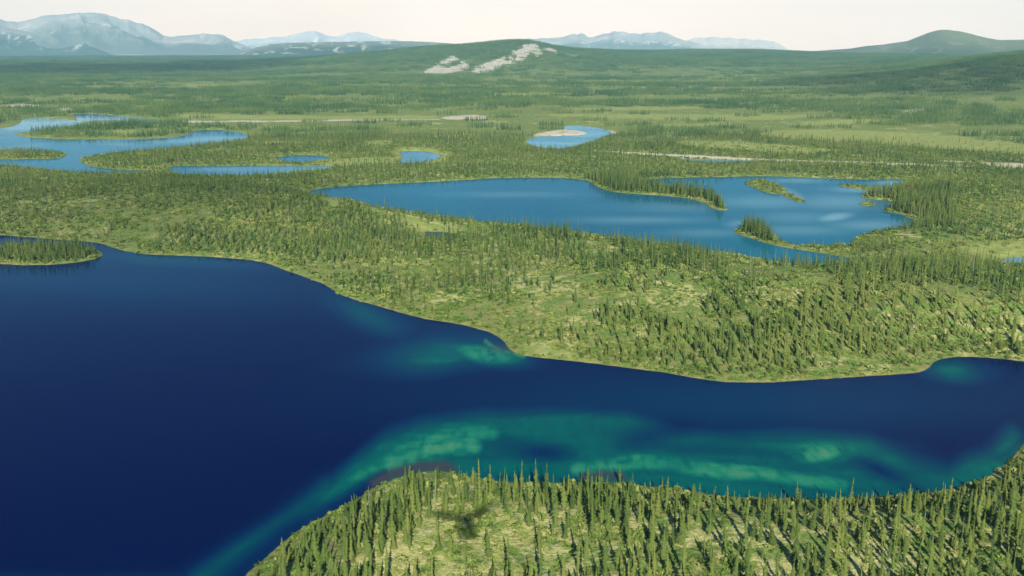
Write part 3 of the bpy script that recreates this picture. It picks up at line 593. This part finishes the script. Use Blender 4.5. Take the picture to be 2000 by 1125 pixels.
def spruce(x, y, z, h, crown, label, dead=False, grp='spruces on the near shore'):
    if dead: grp = 'dead spruces on the near shore'
    r = bpy.data.objects.new('dead_spruce' if dead else 'spruce_tree', None); r.empty_display_size = .5; link(r); r.location = (x, y, z - .05)
    s = h / 12; r.scale = (s * .35 + .62, s * .35 + .62, s); r.rotation_euler = (random.gauss(0, .035), random.gauss(0, .035), random.uniform(0, 6.28))
    c = bpy.data.objects.new('branches' if dead else 'crown', crown); link(c); c.parent = r
    t = bpy.data.objects.new('trunk', TRUNK_DEAD if dead else TRUNK); link(t); t.parent = r
    tag(r, label, 'tree', grp); return r
trees = [dict(x=a, y=b, z=c, h=h, spire=True) for a, b, c, h in SPX] + [dict(x=X[i], y=Y[i], z=Z[i], h=HT[i], spire=False) for i in single]
for i, t in enumerate(trees):
    t['crown'] = random.choice((1, 3, 4, 1)) if t['spire'] else random.choices(range(6), (3, 4, 2, 3, 3, 1))[0]
    t['px'], t['py'] = (float(q) for q in to_px(t['x'], t['y'], t['z'])); t['ty'] = float(to_px(t['x'], t['y'], t['z'] + t['h'])[1])
COLS = [(-1e9, "at the lower left tip"), (620, "beside the navy water"), (700, "below mud shelf's left end"), (770, "below mud shelf's middle"), (840, '@'),
        (985, "below the tall spires"), (1090, 'below the small mud shelf'), (1240, 'below the bright green shoal'), (1400, 'below the speckled shoal'), (1520, 'below the pale oval shoal'),
        (1690, "below the dark shallows hole"), (1810, 'below the curving shore'), (1905, "in the right corner wood")]
ROWS = [(-1e9, 'shore side'), (1000, 'middle'), (1062, 'bottom edge')]
ORD = 'first second third fourth fifth sixth seventh eighth ninth tenth eleventh twelfth thirteenth fourteenth fifteenth sixteenth seventeenth eighteenth nineteenth twentieth'.split()
for i, t in enumerate(trees): t['dead'] = (not t['spire'] and i % 67 == 5 and t['px'] < 1900) or (t['spire'] and i in (7, 12))
cells = {}
for t in trees:
    c = max(k for k in range(len(COLS)) if COLS[k][0] <= t['px']); r_ = max(k for k in range(3) if ROWS[k][0] <= t['py'])
    cells.setdefault((t['dead'], c, r_), []).append(t)
for (dead, c, r_), L in cells.items():
    L.sort(key=lambda t: t['px']); hs = sorted(t['h'] for t in L)
    where = COLS[c][1] if COLS[c][1] != '@' else ("above the aircraft shadow", 'beside the aircraft shadow', 'below the aircraft shadow')[r_]
    for k, t in enumerate(L):
        form = 'dead' if dead else {0: 'leafy', 1: 'slim', 2: 'full', 3: 'thin', 4: 'leafy', 5: 'broad'}[t['crown']]
        size = 'tall' if t['h'] > 10.5 else 'middling' if t['h'] > 7.5 else 'low'
        rank = 'only one' if len(L) == 1 else ORD[min(k, 19)] + ' from left'
        tail = ('shore row ' if r_ == 0 else 'middle row ' if r_ == 1 else 'front row ') + where
        t['label'] = f"{size} {form} spruce, {rank} in {tail}"
for t in trees: spruce(t['x'], t['y'], t['z'], t['h'], SNAGS[int(t['px']) % 2] if t['dead'] else CROWNS[t['crown']], t['label'], t['dead'])
lab_ = [t['label'] for t in trees]; print('labels', len(lab_), len(set(lab_)), max(len(q.split()) for q in lab_))

nearm = dist[rest] < 420
for nm, sel, sources, lab in (('spruce_forest', rest[nearm], NEAR_SRC, 'dense stand of slim spruces on the lake shores'), ('spruce_woods', rest[~nearm], MID_SRC, 'wide spruce woods across the ridge and around the middle lake')):
    s = HT[sel] / 12; scl = np.column_stack([s * .45 + .50, s])
    scatter(nm, np.column_stack([X[sel], Y[sel], Z[sel] - .05]), rng.random(len(sel)) * 6.28, scl, np.where(rng.random(len(sel)) < .99, rng.integers(0, min(len(sources), 6), len(sel)), len(sources) - 1 - rng.integers(0, 2, len(sel))), sources, lab)
# stands farther off
X, Y = jitter(PATCH * .86, 1235, 7000, rad(38)); D = shore(X, Y); Z = height(X, Y, D); PX, PY = to_px(X, Y, Z)
ff = fbm(X / 330, Y / 210, 121, 3); ff = .6 * ff + .4 * fbm(X / 900, Y / 260, 122, 3); k = ss(.38, .56, ff) * .85 + .10 + .8 * ss(18, 45, Z) * (np.hypot(X, Y) > 3000)
k = k * (1 - .97 * cover(MEAD, X, Y, 20.)) * (1 - cover(SANDS, X, Y, 12.)) * (1 - hillrock(X, Y, Z)) * (D > 13)
m = rng.random(len(X)) < k
s = (.55 + .55 * fbm(X / 300, Y / 300, 131, 2)) * rng.uniform(.8, 1.15, len(X))
scatter('far_forest', np.column_stack([X, Y, Z - .3])[m], (rng.integers(0, 4, m.sum()) * math.pi / 2), np.column_stack([np.ones(m.sum()), s[m]]), rng.integers(0, 4, m.sum()), FAR_SRC, 'unbroken far forest on the plain and the hill')
# low willow and birch scrub
X, Y = jitter(1.9, 100, 420); X2, Y2 = jitter(3.4, 420, 1150); X = np.concatenate([X, X2]); Y = np.concatenate([Y, Y2])
D = shore(X, Y); m = D > .8; X, Y, D = X[m], Y[m], D[m]; Z = height(X, Y, D)
f = fbm(X / 9, Y / 9, 141, 3); k = ss(.36, .62, f) * .8 + .12 + .4 * (1 - ss(3, 8, D)); k = k * (1 - cover(SANDS, X, Y, 2.)) * (1 - .8 * cover(MEAD, X, Y, 5.))
m = rng.random(len(X)) < k; X, Y, Z = X[m], Y[m], Z[m]
s = rng.uniform(.5, 1.25, len(X)) * (.8 + .5 * fbm(X / 30, Y / 30, 151, 2)) * np.where(np.hypot(X, Y) > 420, 1.55, 1.)
scatter('shrub_undergrowth', np.column_stack([X, Y, Z - .1]), rng.random(len(X)) * 6.28, np.column_stack([s, s * .9]), rng.integers(0, 4, len(X)), SHR_SRC, 'low yellow-green willow and birch scrub')

# ------------------------------------------------------------------ the floatplane whose shadow lies on the near shore
def loft(rings, cap=True):
    """rings: lists of points of equal length -> verts, faces"""
    V = [p for r in rings for p in r]; k = len(rings[0]); F = []
    for i in range(len(rings) - 1):
        for j in range(k): F.append((i * k + j, i * k + (j + 1) % k, (i + 1) * k + (j + 1) % k, (i + 1) * k + j))
    if cap: F += [tuple(range(k))[::-1], tuple(range((len(rings) - 1) * k, len(rings) * k))]
    return V, F
def poly_mesh(name, VF, mat, sm=True):
    V, F = VF; me = bpy.data.meshes.new(name); me.from_pydata([tuple(v) for v in V], [], F); me.materials.append(mat)
    if sm: me.polygons.foreach_set('use_smooth', np.ones(len(F), bool))
    return me
def part(name, me, par): o = link(bpy.data.objects.new(name, me)); o.parent = par; return o
def oval(x, cy_, cz, ry, rz, k=14): return [(x, cy_ + ry * math.cos(6.2832 * j / k), cz + rz * math.sin(6.2832 * j / k)) for j in range(k)]
def foil(y, z, x0, ch, th, k=10): return [(x0 - ch * .5 + ch * .5 * (1 + math.cos(6.2832 * j / k)) - ch * .5, y, z + th * math.sin(6.2832 * j / k)) for j in range(k)]
def rod(a, b, r):
    a, b = Vector(a), Vector(b); d = (b - a).normalized(); u = d.orthogonal().normalized(); w = d.cross(u)
    return loft([[c + (u * math.cos(1.0472 * j) + w * math.sin(1.0472 * j)) * r for j in range(6)] for c in (a, b)])
def paint(name, c, ro=.35):
    n = N(name); g = n.mix(n.noise(2, 3, .6), c, tuple(q * .85 for q in c)); return n.done(n.n('BsdfPrincipled', i_Base_Color=g, i_Roughness=ro).outputs[0])
PW = paint('white_aircraft_paint', (.75, .75, .73)); PR = paint('red_aircraft_paint', (.45, .04, .03)); PD = paint('dark_glazing', (.03, .04, .05), .1); PM = paint('bare_metal', (.5, .5, .52), .3)
fp = bpy.data.objects.new('floatplane', None); link(fp)
tag(fp, 'high winged floatplane in flight whose shadow lies on the near shore clearing', 'floatplane')
fus = part('fuselage', poly_mesh('fuselage', loft([oval(4.2, 0, .05, .28, .3), oval(3.9, 0, .05, .55, .55), oval(2.6, 0, .1, .68, .72), oval(1.2, 0, .25, .75, .95), oval(-.8, 0, .25, .72, .9), oval(-2.4, 0, .25, .45, .6), oval(-4.6, 0, .4, .16, .28), oval(-5.2, 0, .45, .05, .15)]), PW), fp)
part('windscreen', poly_mesh('windscreen', loft([oval(1.75, 0, .62, .55, .38), oval(1.2, 0, .75, .72, .48), oval(.9, 0, .8, .73, .45)]), PD), fus)
for s_ in (-1, 1):
    part('window', poly_mesh('window', loft([[(q[0], s_ * .72, q[1]) for q in ((.7, .45), (.7, .95), (-.9, .9), (-.9, .45))], [(q[0], s_ * .765, q[1]) for q in ((.66, .49), (.66, .91), (-.86, .86), (-.86, .49))]]), PD, False), fus)
    dz = 2.7
    part('wing', poly_mesh('wing', loft([foil(s_ * .2, 1.2, 1.6, 2.3, .13), foil(s_ * 3.4, 1.2 + dz * .55, 1.55, 2.2, .12), foil(s_ * 6.0, 1.2 + dz, 1.4, 1.7, .08)]), PW), fp)
    part('wing_strut', poly_mesh('wing_strut', rod((.9, s_ * .65, -.35), (.8, s_ * 3.2, 1.6), .05), PM), fp)
    part('tailplane', poly_mesh('tailplane', loft([foil(s_ * .08, .5, -4.2, 1.1, .06), foil(s_ * 2.1, .55, -4.4, .75, .04)]), PW), fp)
    fl = part('float', poly_mesh('float', loft([oval(3.6, s_ * 1.25, -1.55, .08, .08), oval(3.0, s_ * 1.25, -1.62, .28, .25), oval(1.0, s_ * 1.25, -1.75, .38, .36), oval(-1.2, s_ * 1.25, -1.68, .34, .3), oval(-3.4, s_ * 1.25, -1.5, .12, .12)]), PM), fp)
    for xx in (1.6, -.9): part('float_strut', poly_mesh('float_strut', rod((xx, s_ * .45, -.45), (xx, s_ * 1.25, -1.5), .06), PM), fp)
part('tail_fin', poly_mesh('tail_fin', loft([[(-3.9, -.05, .6), (-5.3, -.03, .6), (-5.3, .03, .6), (-3.9, .05, .6)], [(-4.7, -.03, 2.1), (-5.5, -.02, 2.1), (-5.5, .02, 2.1), (-4.7, .03, 2.1)]]), PR, False), fp)
pr = part('propeller', poly_mesh('propeller', loft([[(4.4, -.06, -1.2), (4.45, .06, -1.2), (4.4, .06, -1.2)], [(4.36, -.1, 0), (4.46, .1, 0), (4.42, .1, 0)], [(4.45, -.06, 1.2), (4.4, .06, 1.2), (4.38, .06, 1.2)]]), PM, False), fp)
part('spinner', poly_mesh('spinner', loft([oval(4.2, 0, .05, .22, .22), oval(4.5, 0, .05, .15, .15), oval(4.65, 0, .05, .03, .03)]), PR), pr)
off = to_sun * 9.0 + Vector((0, 0, 0))
fp.location = cam.location + off; fp.scale = (.92, 1.15, 1.15); fp.rotation_euler = (rad(-5), rad(-13), rad(90 + 10))

# ------------------------------------------------------------------ air
me = bpy.data.meshes.new('haze'); hx, y0, y1, z0, z1 = 25000, -2500, 26000, -420, 1400
me.from_pydata([(-hx, y0, z0), (hx, y0, z0), (hx, y1, z0), (-hx, y1, z0), (-hx, y0, z1), (hx, y0, z1), (hx, y1, z1), (-hx, y1, z1)], [], [(0, 3, 2, 1), (4, 5, 6, 7), (0, 1, 5, 4), (1, 2, 6, 5), (2, 3, 7, 6), (3, 0, 4, 7)])
n = N('haze'); v = n.n('VolumePrincipled'); v.inputs['Color'].default_value = (.31, .62, .82, 1); v.inputs['Density'].default_value = 5.6e-5; v.inputs['Anisotropy'].default_value = -0.05
n.t.links.new(v.outputs[0], n.out.inputs['Volume']); me.materials.append(n.m)
tag(link(bpy.data.objects.new('haze', me)), 'pale blue summer haze over the plain', kind='stuff')
# fair-weather clouds whose shade lies on the plain at the left; hill and right ones are added, unseen shade casters
cm = N('cloud'); vv_ = cm.n('VolumePrincipled'); vv_.inputs['Color'].default_value = (1, 1, 1, 1); vv_.inputs['Density'].default_value = 1.1e-3; vv_.inputs['Anisotropy'].default_value = .3
cm.t.links.new(vv_.outputs[0], cm.out.inputs['Volume'])
def cloud(px, py, rx, ry, rz, z, label, seed):
    x, y = (float(q) for q in ground(px, py)); k = (z) / math.tan(SUN_EL)
    c = Vector((x - k * math.sin(SUN_AZ), y - k * math.cos(SUN_AZ), z))
    nu, nv = 56, 28; th, ph = np.meshgrid(np.linspace(0, 2 * math.pi, nu, endpoint=False), np.linspace(.02, math.pi - .02, nv))
    X_, Y_, Z_ = np.cos(th) * np.sin(ph), np.sin(th) * np.sin(ph), np.cos(ph)
    f = .55 + .9 * fbm(X_ * 2.2 + seed + Z_, Y_ * 2.2 + Z_ * .7, seed, 4)
    V = np.column_stack([(X_ * f * rx).ravel() + c.x, (Y_ * f * ry).ravel() + c.y, (np.where(Z_ > 0, Z_ * f, Z_ * .3) * rz).ravel() + c.z])
    w = np.arange(nu * nv).reshape(nv, nu); q = np.stack([w[:-1], np.roll(w[:-1], -1, 1), np.roll(w[1:], -1, 1), w[1:]], -1).reshape(-1, 4)
    me = mesh_np('cloud', V, q, cm.m, True)
    bm = bmesh.new(); bm.from_mesh(me); bmesh.ops.holes_fill(bm, edges=bm.edges[:]); bmesh.ops.recalc_face_normals(bm, faces=bm.faces[:]); bm.to_mesh(me); bm.free()
    tag(link(bpy.data.objects.new('cloud', me)), label, kind='structure')
CLOUDS = [(150, 138, 900, 1100, 260, 1700, 'wide cloud high over the left plain', 1), (480, 128, 700, 1000, 220, 1750, 'second cloud over the left plain', 2),
 (80, 425, 190, 130, 110, 1650, 'small cloud high left of the camera', 3), (380, 425, 150, 90, 90, 1650, 'thin cloud wisp high over the left ridge', 4), (1480, 116, 900, 700, 170, 1700, 'unseen cloud added to shade the far right rise', 6), (680, 118, 420, 620, 170, 1700, 'unseen cloud added to shade the left flank of the middle hill', 7), (1950, 180, 450, 700, 200, 1700, 'unseen cloud added to shade the right slope', 5)]
for a_ in CLOUDS: cloud(*a_)
